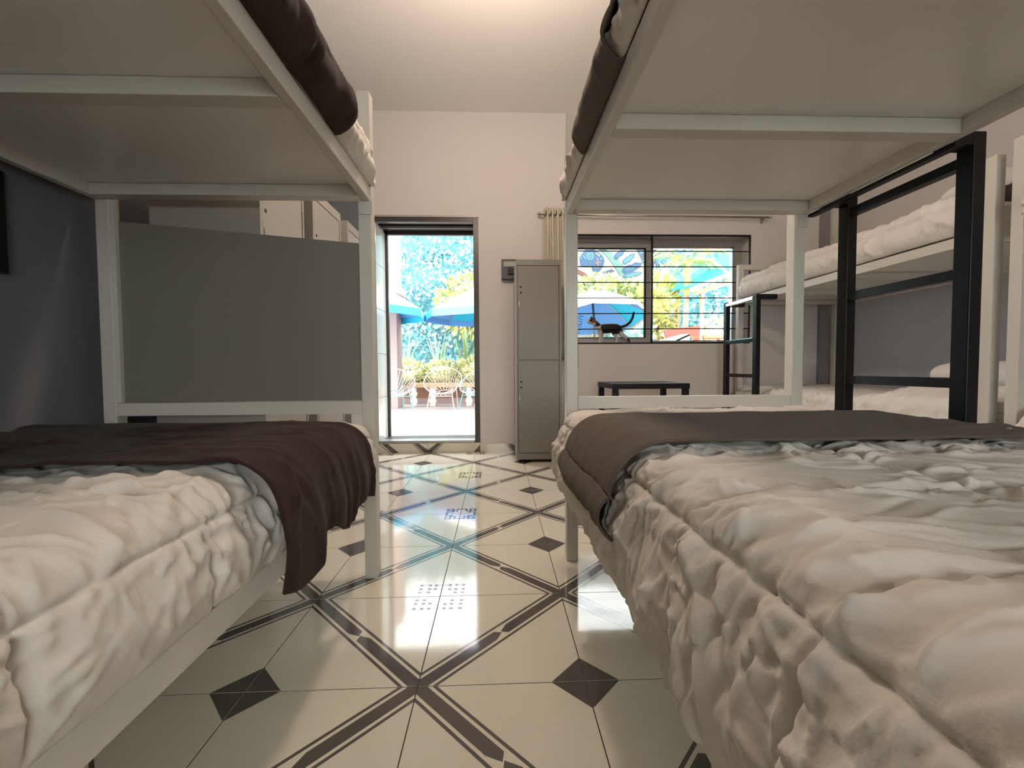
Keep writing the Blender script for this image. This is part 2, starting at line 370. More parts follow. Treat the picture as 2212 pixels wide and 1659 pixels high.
# ------------------------------------------------------------------ bunk beds
W_, PS = 1.045, .05
def bunk(label, x0, yfoot, length, rail=1.556, top=1.925, dz=0., panel=False, head_bar=False, lower=(.38, .436), gusset=False):
    """yfoot: the inner face of the foot posts; the bed runs from there towards -y"""
    x1 = x0+W_; y1 = yfoot; yh = y1-length
    r = thing('bunk_bed', label, 'bunk bed', (x0, y1, 0), 'white steel bunk beds')
    rb = rail-.056
    fm, sh = M['frame'], M['sheet']
    for px in (x0, x1-PS):
        obj('post', MB().box(px, px+PS, y1, y1+PS, 0, top), fm, r, bevel=.003)
        obj('post', MB().box(px, px+PS, yh-PS, yh, 0, top), fm, r, bevel=.003)
    for px in (x0, x1-.03):
        obj('upper_rail', MB().box(px, px+.03, yh, y1, rb, rail), fm, r, bevel=.003)
        obj('lower_rail', MB().box(px, px+.03, yh, y1, lower[0], lower[1]), fm, r, bevel=.003)
    obj('end_beam', MB().box(x0+.031, x1-.031, y1-.055, y1-.002, rb, rb+.042), fm, r, bevel=.002)
    obj('end_beam', MB().box(x0+.031, x1-.031, yh+.002, yh+.055, rb, rb+.042), fm, r, bevel=.002)
    k = y1-.645
    while k > yh+.3:
        obj('cross_beam', MB().box(x0+.031, x1-.031, k, k+.05, rb, rb+.042), fm, r, bevel=.002); k -= .64
    obj('upper_base', MB().box(x0+.031, x1-.031, yh+.002, y1-.002, rb+.043, rb+.050), sh, r)
    obj('lower_base', MB().box(x0+.031, x1-.031, yh+.002, y1-.002, lower[0]+.035, lower[0]+.045), sh, r)
    obj('foot_rail', MB().box(x0+PS, x1-PS, y1+.004, y1+PS-.004, .668+dz, .720+dz), fm, r, bevel=.003)
    obj('foot_rail', MB().box(x0+PS, x1-PS, y1+.004, y1+PS-.004, .34, .39), fm, r, bevel=.003)
    obj('head_rail', MB().box(x0+PS, x1-PS, yh-PS+.004, yh-.004, .668+dz, .720+dz), fm, r, bevel=.003)
    if panel:
        obj('foot_panel', MB().slab([(x0+PS, y1+.022, .721), (x1-PS, y1+.022, .721), (x1-PS, y1+.022, 1.345), (x0+PS, y1+.022, 1.428)], (0, .004, 0)), M['panel'], r)
        obj('corner_strip', MB().box(x0+PS, x0+PS+.018, y1+.005, y1+.021, .721, 1.50), fm, r)
    if head_bar:
        obj('top_bar', MB().box(x0+PS, x1-PS, y1+.004, y1+PS-.004, top-.05, top), fm, r, bevel=.003)
    obj('bracket', MB().slab([(x1-.045, y1-.006, rb-.05), (x1+.006, y1-.006, rb-.05), (x1+.006, y1-.006, rb), (x1-.045, y1-.006, rb)], (0, .005, 0)), fm, r)
    return r
AX, AY = -1.532, 1.706
BX, BY = .300, 1.823
CX, CY = 2.425, 4.20
DXb, DYb = 2.425, 1.895
bunk('white steel bunk bed on the left, with a grey sheet panel at its foot', AX, AY, 2.0, panel=True)
bunk('white steel bunk bed right of the aisle, open at its foot', BX, BY, 2.0)
bunk('white steel bunk bed beside the window, under plain white quilts', CX, CY, 2.14, rail=1.518, top=1.865, head_bar=True, dz=-.06)
bunk('white steel bunk bed at the far right edge, behind the black ladder', DXb, DYb, 2.0, rail=1.53, top=1.90, head_bar=True)

# ------------------------------------------------------------------ mattresses, quilts, blankets
def profile(xl, xr, zt, r, hangL, hangR, ds, sag=.0, bulge=.03):
    """cross-section of a cover: list of (s, x, drop); s is measured from the bed's middle line"""
    half = (xr-xl)/2; xm = (xl+xr)/2; flat = half-r
    out = []
    def side(sgn, hang):
        L = flat + r*PI/2 + hang; n = int(L/ds)+1; q = []
        for i in range(n+1):
            s = L*i/n
            if s <= flat: x, d = s, 0.
            elif s <= flat + r*PI/2:
                a = (s-flat)/r; x, d = flat + r*math.sin(a), r*(1-math.cos(a))
            else:
                e = s-flat-r*PI/2; x, d = half + bulge*math.sin(min(1, e/max(hang, .01))*PI), r+e
            q.append((sgn*s, xm+sgn*x, d))
        return q
    a = side(-1, hangL); b = side(1, hangR)
    return np.array(a[::-1] + b[1:])
def cover(name, mat_, xl, xr, y0, y1, zt, r, hangL, hangR, ds, seed, seams_s, seams_t, amp=1., foot_r=.07, foot_hang=.06,
          head=False, off=0., thick=0., blanket=False, wob=0., puff=.011, parent=None, zmin=None, hump=None, xbulge=.03, edge_noise=0., damp=1., crumple=500, tuck=False):
    P = profile(xl, xr, zt, r, hangL, hangR, ds, bulge=xbulge)
    # along the bed: t = y on the flat, then round the foot edge
    ty = []; 
    if blanket:
        n = int((y1-y0)/ds)+1; ty = [(y0+(y1-y0)*i/n, y0+(y1-y0)*i/n, 0.) for i in range(n+1)]
    else:
        fl = y1-foot_r; L = fl-y0 + foot_r*PI/2 + foot_hang; n = int(L/ds)+1
        for i in range(n+1):
            q = L*i/n; y = y0+q
            if y <= fl: ty.append((y, y, 0.))
            elif y <= fl+foot_r*PI/2:
                a = (y-fl)/foot_r; ty.append((y, fl+foot_r*math.sin(a), foot_r*(1-math.cos(a))))
            else: ty.append((y, y1, foot_r + (y-fl-foot_r*PI/2)))
    Tt = np.array(ty)
    S, U = np.meshgrid(P[:, 0], Tt[:, 0], indexing='ij')
    X = np.repeat(P[:, 1][:, None], len(Tt), 1); dS = np.repeat(P[:, 2][:, None], len(Tt), 1)
    Y = np.repeat(Tt[:, 1][None], len(P), 0); dT = np.repeat(Tt[:, 2][None], len(P), 0)
    if edge_noise:
        hm = np.clip(dS/.2, 0, 1); ln = 1 + edge_noise*(vnoise(U*7, U*0, seed+5)-.5)*hm
        dS = dS*ln
    Z = zt - np.sqrt(dS**2 + dT**2)
    if zmin is not None: Z = np.maximum(Z, zmin)
    if hump:
        for hx, hy, rx, ry, hh in hump: Z = Z + hh*np.exp(-((X-hx)/rx)**4 - ((Y-hy)/ry)**4)
    pos = np.stack([X, Y, Z], -1)
    gs = np.gradient(pos, axis=0); gt = np.gradient(pos, axis=1)
    N = np.cross(gs, gt); N /= np.linalg.norm(N, axis=-1, keepdims=True)+1e-9
    N[N[..., 2] < -.3] *= 1
    sv, tv = P[:, 0], Tt[:, 0]; ds_, dt_ = sv[1]-sv[0], tv[1]-tv[0]
    def strokes():
        """cloth creases: many tapered, slightly bent ridges laid out over the cover"""
        q = random.Random(seed); A = np.zeros_like(S); area = (sv[-1]-sv[0])*(tv[-1]-tv[0])
        def stroke(s0, t0, a, L, sg, h):
            if not blanket: sg *= .78; h *= 1.2
            c, n_ = math.cos(a), math.sin(a); R = L/2+3*sg
            i0, i1 = max(0, int((s0-R-sv[0])/ds_)), min(len(sv), int((s0+R-sv[0])/ds_)+2)
            j0, j1 = max(0, int((t0-R-tv[0])/dt_)), min(len(tv), int((t0+R-tv[0])/dt_)+2)
            if i1-i0 < 2 or j1-j0 < 2: return
            ss = S[i0:i1, j0:j1]-s0; tt = U[i0:i1, j0:j1]-t0
            al = ss*c+tt*n_; ac = -ss*n_+tt*c + q.uniform(-1, 1)*al*al/L*.8
            e = np.clip(1-(2*al/L)**2, 0, 1)
            A[i0:i1, j0:j1] += h*e*np.exp(-np.abs(ac/sg)**1.6)
        flat_s = (xr-xl)/2-r
        if blanket:
            for k in range(int(area*90)):
                s0, t0 = q.uniform(sv[0], sv[-1]), q.uniform(tv[0], tv[-1])
                stroke(s0, t0, q.gauss(0, .25), q.uniform(.12, .4), q.uniform(.008, .016), q.uniform(.2, 1)*wob*.4)
            return A
        for k in range(int(area*300)):                         # creases of the top
            s0, t0 = q.uniform(sv[0], sv[-1]), q.uniform(tv[0], tv[-1])
            stroke(s0, t0, q.gauss(-.25, .45), q.uniform(.06, .30), q.uniform(.006, .013), q.uniform(.0012, .0062)*(1 if q.random() < .75 else -1))
        for k in range(int(area*14)):                          # a few long soft folds
            stroke(q.uniform(sv[0], sv[-1]), q.uniform(tv[0], tv[-1]), q.gauss(-.2, .7), q.uniform(.25, .5), q.uniform(.014, .026), q.uniform(.004, .010))
        for sd, hang in ((-1, hangL), (1, hangR)):              # crumples of the hanging sides
            L = (r*1.2+hang); n_ = int(L*(tv[-1]-tv[0])*crumple*1.5)
            for k in range(n_):
                s0 = sd*(flat_s+r*.45+q.uniform(0, 1)*L)
                stroke(s0, q.uniform(tv[0], tv[-1]), q.gauss(.15*sd, .5), q.uniform(.035, .14), q.uniform(.0055, .011), q.uniform(.0012, .0052)*(1 if q.random() < .8 else -.6))
        for a_ in seams_s:                                     # gathers along the seams
            for k in range(int((tv[-1]-tv[0])/.008)):
                L = q.uniform(.025, .10); t0 = q.uniform(tv[0], tv[-1]); sg_ = q.choice((-1, 1))
                stroke(a_+sg_*L*.45, t0, q.gauss(0, .35), L, q.uniform(.0045, .008), q.uniform(.001, .0038))
        for b_ in seams_t:
            for k in range(int((sv[-1]-sv[0])/.010)):
                L = q.uniform(.025, .09); s0 = q.uniform(sv[0], sv[-1]); sg_ = q.choice((-1, 1))
                stroke(s0, b_+sg_*L*.45, PI/2+q.gauss(0, .4), L, q.uniform(.0045, .008), q.uniform(.001, .0038))
        return A
    def quilt_disp():
        ws = S + .008*(vnoise(S*6, U*6, seed)-.5); wt = U + .022*(vnoise(S*5, U*5, seed+1)-.5)
        d1 = np.min([np.abs(ws-a) for a in seams_s], axis=0) if seams_s else np.full_like(S, 9.)
        d2 = np.min([np.abs(wt-a) for a in seams_t], axis=0) if seams_t else np.full_like(S, 9.)
        d = np.minimum(d1, d2)
        D = puff*(1-np.exp(-d/.03)) - .006*np.exp(-(d/.004)**2)
        side = np.clip(dS/.12, 0, 1)
        wx = S + .06*(fbm(S*5, U*5, seed+2)-.5); wy = U + .06*(fbm(S*5, U*5, seed+4)-.5)
        side = np.clip(dS/.12, 0, 1)
        D = D + amp*(fbm(S*4, U*4, seed+13)-.5)*.016 + amp*strokes()
        return D
    D = None if blanket else quilt_disp()
    if blanket:
        sd = np.clip(dS/.15, 0, 1)
        fold = ridged(S*1.0, U*13+.5*vnoise(S*6, U*3, seed+3), seed+31)**3
        D = .85*puff + off + strokes() + (fbm(S*4, U*4, seed+13)-.5)*.012 + wob*(sd**1.2*fold*.8 + sd*(vnoise(S*3, U*5, seed+35)-.35)*.6)
    else: D = D + off
    if tuck: D = D*np.clip((dS.max(axis=0, keepdims=True)-dS)/.06, 0, 1)**.7 - .004*(dS > dS.max()*.97)
    pos = pos + N*D[..., None]
    if zmin is not None: pos[..., 2] = np.maximum(pos[..., 2], zmin-.004)
    ns, ntt = S.shape
    idx = np.arange(ns*ntt).reshape(ns, ntt)
    F = np.stack([idx[:-1, :-1], idx[1:, :-1], idx[1:, 1:], idx[:-1, 1:]], -1).reshape(-1, 4)
    base = Vector(((xl+xr)/2, (y0+y1)/2, zt))
    me = bpy.data.meshes.new(name); v = pos.reshape(-1, 3) - np.array(base)
    me.vertices.add(len(v)); me.vertices.foreach_set('co', v.ravel())
    me.loops.add(F.size); me.loops.foreach_set('vertex_index', F.ravel().astype(np.int32))
    me.polygons.add(len(F)); me.polygons.foreach_set('loop_start', np.arange(0, F.size, 4, dtype=np.int32))
    me.update(calc_edges=True); me.validate()
    me.polygons.foreach_set('use_smooth', [True]*len(F)); me.materials.append(mat_)
    o = bpy.data.objects.new(name, me); C.objects.link(o); o.location = base
    if thick:
        sm = o.modifiers.new('thickness', 'SOLIDIFY'); sm.thickness = thick; sm.offset = -1 if not blanket else 1
    return o
def mattress(label, x0, y1, length, z0, z1):
    m = MB().box(x0+.055, x0+W_-.055, y1-length+.03, y1-.05, z0, z1)
    return tag(obj('mattress', m, M['mattress'], bevel=.03), label, 'mattress', 'bunk mattresses')
def seamsT(first, step, lo, hi): return [first+step*k for k in range(-12, 14) if lo < first+step*k < hi]

for nm, x0, y1, L, zr, hi in (('left', AX, AY, 2.0, 1.556, .735), ('aisle', BX, BY, 2.0, 1.556, .735), ('window', CX, CY, 2.14, 1.518, .7), ('far right', DXb, DYb, 2.0, 1.53, .7)):
    mattress('mattress under the quilt on the lower berth of the %s bunk' % nm, x0, y1, L, .427, .60)
    mattress('mattress under the quilt on the upper berth of the %s bunk' % nm, x0, y1, L, zr-.004, zr+.165)

# lower berth, left bunk
seA = [-.62, -.2, .2, .525]
tag(cover('quilt', M['quilt'], AX+.02, AX+W_-.008, AY-1.95, AY-.012, .632, .075, .10, .135, .005, 3, seA, seamsT(.73, .285, -1, 2), amp=1., crumple=330, foot_r=.06, foot_hang=.09, puff=.010, xbulge=.012, zmin=.437, tuck=True),
    'cream quilt tucked in on the lower berth of the left bunk', 'quilt', 'quilts on the bunk beds')
tag(cover('blanket', M['blanket'], AX+.0, AX+W_+.024, .84, 1.47, .640, .078, .0, .135, .007, 3, seA, [], off=.014, thick=.006, blanket=True, wob=.024, puff=.010, xbulge=.006, edge_noise=.4, damp=.6),
    'dark brown throw blanket across the lower berth of the left bunk', 'blanket', 'brown throw blankets')
# lower berth, bunk right of the aisle
seB = [-.550, -.1, .3, .6]
tag(cover('quilt', M['quilt'], BX-.030, BX+W_+.02, BY-1.95, BY-.015, .658, .10, .20, .16, .0042, 8, seB, seamsT(.357, .255, -1, 2), amp=1.15, foot_r=.06, foot_hang=.10, puff=.011, xbulge=.022),
    'cream quilt hanging over the side of the lower berth right of the aisle', 'quilt', 'quilts on the bunk beds')
tag(cover('blanket', M['blanket_light'], BX-.040, BX+W_+.03, .875, 1.42, .664, .105, .06, .05, .007, 8, seB, [], off=.014, thick=.006, blanket=True, wob=.009, puff=.011, xbulge=.022, edge_noise=.2, damp=.6),
    'brown throw blanket across the lower berth right of the aisle', 'blanket', 'brown throw blankets')
# upper berths
tag(cover('quilt', M['quilt'], AX+.0, AX+W_-.002, AY-1.95, AY-.005, 1.765, .08, .10, .13, .010, 21, [-.3, .1, .47, .60], seamsT(.73, .285, -1, 2), amp=1.2, foot_r=.06, foot_hang=.12, puff=.011, xbulge=.02, zmin=1.558, tuck=True),
    'cream quilt on the upper berth of the left bunk', 'quilt', 'quilts on the bunk beds')
tag(cover('blanket', M['blanket'], AX+.0, AX+W_+.004, .62, 1.33, 1.772, .083, .0, .135, .010, 21, [.47], [], off=.02, thick=.006, blanket=True, wob=.022, puff=.011, xbulge=.03, edge_noise=.1, damp=.6, zmin=1.556, tuck=True),
    'dark brown throw blanket hanging from the upper berth of the left bunk', 'blanket', 'brown throw blankets')
tag(cover('quilt', M['quilt'], BX-.0, BX+W_+.0, BY-1.95, BY-.005, 1.755, .09, .115, .10, .009, 33, [-.56, -.44, 0, .4], seamsT(.357, .255, -1, 2), amp=1.4, foot_r=.06, foot_hang=.12, puff=.010, xbulge=.018, zmin=1.558, tuck=True),
    'cream quilt on the upper berth right of the aisle', 'quilt', 'quilts on the bunk beds')
tag(cover('blanket', M['blanket_light'], BX-.002, BX+W_+.0, .99, 1.42, 1.758, .095, .115, .0, .009, 33, [-.45], [], off=.016, thick=.006, blanket=True, wob=.010, puff=.010, xbulge=.018, damp=.6, zmin=1.556, tuck=True),
    'brown throw blanket hanging from the upper berth right of the aisle', 'blanket', 'brown throw blankets')
# bunk by the window and the one at the right edge
tag(cover('quilt', M['white_quilt'], CX+.0, CX+W_-.02, CY-2.1, CY-.03, 1.735, .07, .14, .10, .012, 41, [-.55, -.2, .2], seamsT(2.6, .4, 2, 4.2), amp=1.3, foot_r=.06, foot_hang=.12, puff=.010, xbulge=.02, zmin=1.52, tuck=True,
          hump=[(CX+.55, CY-1.85, .4, .28, .07)]), 'white quilt on the upper berth beside the window', 'quilt', 'quilts on the bunk beds')
tag(cover('quilt', M['white_quilt'], CX-.02, CX+W_-.02, CY-2.1, CY-.03, .635, .07, .16, .10, .012, 47, [-.5, -.1, .3], seamsT(2.45, .35, 2, 4.2), amp=1.4, foot_r=.06, foot_hang=.10, puff=.011, xbulge=.02,
          hump=[(CX+.5, CY-1.80, .42, .30, .09)]), 'white quilt on the lower berth beside the window', 'quilt', 'quilts on the bunk beds')
tag(cover('quilt', M['white_quilt'], DXb+.0, DXb+W_-.02, DYb-1.95, DYb-.03, 1.735, .07, .14, .10, .02, 51, [-.3, .1], seamsT(.3, .4, -.5, 1.8), amp=1.2, foot_r=.08, foot_hang=.12, puff=.010, zmin=1.532, tuck=True),
    'white quilt on the upper berth at the right edge of the picture', 'quilt', 'quilts on the bunk beds')
tag(cover('quilt', M['white_quilt'], DXb-.02, DXb+W_-.02, DYb-1.95, DYb-.03, .66, .08, .16, .10, .02, 57, [-.3, .1], seamsT(.3, .4, -.5, 1.8), amp=1.2, foot_r=.08, foot_hang=.12, puff=.011),
    'white quilt on the lower berth at the right edge of the picture', 'quilt', 'quilts on the bunk beds')

def pillow(label, c, sx_, sy_, sz_, rz):
    m = MB(); k_, h_ = 24, 12
    m.ball((0, 0, 0), 1, k_, h_)
    sg = lambda v, e: math.copysign(abs(v)**e, v)
    m.v = [(sg(x, .55)*sx_*(1-.12*y*y), sg(y, .55)*sy_*(1-.12*x*x), sg(z, .9)*sz_*(1-.35*max(abs(x), abs(y))**4)) for x, y, z in m.v]
    o = bpy.data.objects.new('pillow', m.mesh('pillow', [M['white_quilt']], smooth=True)); C.objects.link(o)
    o.location = c; o.rotation_euler = (0, 0, rz)
    return tag(o, label, 'pillow', 'white pillows')
pillow('white pillow on the upper berth at the right edge of the picture', (2.84, 1.63, 1.84), .30, .20, .085, .1)
pillow('white pillow on the upper berth of the bunk beside the window', (2.98, 2.36, 1.85), .33, .22, .08, -.1)
pillow('white pillow on the lower berth of the bunk beside the window', (2.96, 2.40, .79), .33, .22, .08, .08)

# ------------------------------------------------------------------ ladders
def ladder(label, xl, ya, yb, ztop, xrail, rungs, pw=.05, shelf=True):
    """uprights at ya (near) and yb (far); hooks reach from xl to the bed rail at xrail"""
    r = thing('bunk_ladder', label, 'ladder', (xl, ya, 0), 'black steel bunk ladders')
    for y in (ya, yb): obj('upright', MB().box(xl-.0, xl+.04, y, y+pw, 0, ztop), M['black'], r, bevel=.003)
    a, b = (xl+.04, xrail) if xrail > xl else (xrail, xl)
    for y in (ya, yb): obj('hook', MB().box(a, b, y, y+pw, ztop-.042, ztop), M['black'], r, bevel=.003)
    for z in rungs:
        obj('rung', MB().box(xl+.004, xl+.036, ya+pw, yb, z-.016, z+.016), M['black'], r, bevel=.002)
    return r
lb = ladder('tall black steel ladder hooked on the bunk right of the aisle', 1.43, 1.245, 1.70, 1.545, 1.348, (1.47, 1.13, .79, .45, .15))
obj('hook_bar', MB().box(1.349, 1.375, 1.225, 1.815, 1.488, 1.500), M['black'], lb)
lc = ladder('black steel ladder hooked on the bunk beside the window', 2.235, 3.60, 4.08, 1.47, 2.42, (1.08, .765, .45, .15))
obj('hook_bar', MB().box(2.228, 2.27, 3.65, 4.08, 1.428, 1.456), M['chrome'], lc, bevel=.003)  # bright steel puts window glint into the colour of the black top bar
obj('rung_glint', MB().box(2.233, 2.272, 3.65, 4.08, 1.092, 1.100), M['chrome'], lc)  # added bright strip, painted glint on the glossy black rung

# ------------------------------------------------------------------ lockers
def locker(label, loc, rot, m, w=.403, d=.44, h=1.80):
    r = thing('locker', label, 'locker', (0, 0, 0), 'steel lockers')
    o = obj('body', MB().box(0, w, .016, d, .03, h).box(0, .016, 0, .016, .03, h).box(w-.016, w, 0, .016, .03, h).box(.016, w-.016, 0, .016, h-.05, h)
            .box(.016, w-.016, 0, .016, .03, .085).box(.016, w-.016, .004, .016, .912, .918), m, r)
    for x, y in ((.02, .03), (w-.06, .03), (.02, d-.07), (w-.06, d-.07)): obj('foot', MB().box(x, x+.04, y, y+.04, 0, .03), M['black'], r)
    for z0, z1 in ((.921, h-.054), (.089, .909)):
        dr = obj('door', MB().box(.019, w-.024, .001, .0155, z0, z1), m, r, bevel=.002)
        for dz in (.185, .235):
            obj('vent_hole', MB().tube([(.045, .0005, z1-dz), (.045, .004, z1-dz)], .0085, 12), M['hole'], dr)
        obj('latch', MB().box(.026, .034, -.002, .001, z1-.35, z1-.31), M['steel'], dr)
        for hz in (z0+.06, z1-.12): obj('hinge', MB().tube([(w-.021, -.001, hz), (w-.021, -.001, hz+.06)], .005, 6), m, dr)
    r.location = loc; r.rotation_euler = (0, 0, rot)
    return r
locker('grey two-door steel locker standing right of the doorway', (.172, 3.768, 0), 0, M['locker'])
lp = locker('pale steel locker behind the left bunk, nearest its foot panel', (-.96, 1.795, 0), PI/2, M['locker2'])
l2 = copy_tree(lp); l2.location = (-.955, 2.29, 0); l2['label'] = 'pale steel locker behind the left bunk, middle one of its row'
l3 = copy_tree(lp); l3.location = (-.95, 2.80, 0); l3['label'] = 'pale steel locker behind the left bunk, the one nearest the doorway'
pd = thing('padlock', 'small steel padlock on the locker nearest the left bunk', 'padlock', (-.955, 1.825, 1.36))
obj('shackle', MB().tube([(-.95, 1.815+.022*(1-math.cos(a)), 1.375+.024*math.sin(a)) for a in np.linspace(0, PI, 9)], .003, 6), M['chrome'], pd, smooth=True)
obj('lock_body', MB().box(-.957, -.943, 1.808, 1.866, 1.335, 1.376), M['steel'], pd, bevel=.003)

# ------------------------------------------------------------------ small black table
tbl = thing('side_table', 'low black square-tube table under the window', 'table', (.995, 3.6, 0))
for x in (.995, 1.607):
    for y in (3.6, 4.09): obj('leg', MB().box(x, x+.048, y, y+.048, 0, .66), M['black'], tbl, bevel=.003)
obj('table_top', MB().box(.99, 1.66, 3.595, 4.143, .661, .708), M['black'], tbl, bevel=.003)

# ------------------------------------------------------------------ curtain, rod, breaker box, wall panel
rod = thing('curtain_rod', 'slim steel curtain rod above the window', 'curtain rod', (.43, 4.245, 2.365))
obj('pole', MB().tube([(.435, 4.245, 2.362), (2.755, 4.245, 2.346)], .010, 10), M['steel'], rod, smooth=True)
obj('finial', MB().ball((.425, 4.245, 2.372), .016), M['steel'], rod, smooth=True)
obj('finial', MB().ball((2.765, 4.245, 2.350), .016), M['steel'], rod, smooth=True)
for x in (.50, 2.70): obj('wall_bracket', MB().box(x, x+.012, 4.245, YF, 2.325, 2.34).box(x-.006, x+.018, YF-.006, YF, 2.30, 2.36), M['steel'], rod)
cu = MB(); nx, nz = 90, 14
for j in range(nz+1):
    for i in range(nx+1):
        q = i/nx; z = 2.425 - 1.5*j/nz; sp = 1+.12*j/nz
        cu.v.append((.475+q*.30*sp, 4.245+.030*math.sin(q*2*PI*6.0)*(1-.1*j/nz)+.006*math.sin(j*.8+q*20), z))
cu.f = [(j*(nx+1)+i, j*(nx+1)+i+1, (j+1)*(nx+1)+i+1, (j+1)*(nx+1)+i) for j in range(nz) for i in range(nx)]; cu.m = [0]*len(cu.f)
cur = thing('curtain', 'cream curtain gathered at the left end of the rod', 'curtain', (.475, 4.245, .92))
co = obj('curtain_cloth', cu, M['curtain'], cur, smooth=True)
sm = co.modifiers.new('t', 'SOLIDIFY'); sm.thickness = .002
for k in range(5): obj('grommet', MB().tube([(.50+.05*k+x*.0, 4.245+.022*math.cos(a), 2.372+.022*math.sin(a)) for a in np.linspace(0, 2*PI, 13) for x in (0,)], .004, 6, cap=False), M['dark_steel'], cur)

bx = thing('breaker_box', 'small grey breaker box on the wall left of the tall grey locker', 'electrical box', (.055, YF, 1.73))
obj('case', MB().box(.056, .215, 4.245, YF, 1.728, 1.925), M['box'], bx, bevel=.004)
obj('cover_plate', MB().box(.075, .20, 4.240, 4.2445, 1.85, 1.90), M['boxlab'], bx)
obj('switch', MB().box(.12, .17, 4.228, 4.2445, 1.775, 1.84), M['black'], bx, bevel=.003)

bp_ = thing('wall_panel', 'narrow black panel on the grey wall beside the left bunk', 'panel', (XL, 1.35, 1.15))
obj('plate', MB().box(XL, XL+.02, 1.34, 1.452, 1.163, 1.49), M['black'], bp_, bevel=.003)

# ------------------------------------------------------------------ ceiling lamp just above the frame
la = thing('ceiling_lamp', 'round warm ceiling lamp over the aisle', 'ceiling lamp', (.0, 2.15, ZC))
obj('ceiling_rose', MB().tube([(.0, 2.15, ZC-.03), (.0, 2.15, ZC)], .06, 20), M['lampwhite'], la)
obj('stem', MB().tube([(.0, 2.15, ZC-.30), (.0, 2.15, ZC-.03)], .008, 8), M['lampwhite'], la)
obj('lamp_bulb', MB().ball((.0, 2.15, ZC-.37), .07, 16, 10), M['bulb'], la, smooth=True)
pl = bpy.data.lights.new('lamp_glow', 'POINT'); pl.energy = 66; pl.color = (1, .79, .64); pl.shadow_soft_size = .10
plo = bpy.data.objects.new('lamp_glow', pl); C.objects.link(plo); plo.location = (.0, 2.15, ZC-.37); plo.location.z -= .10

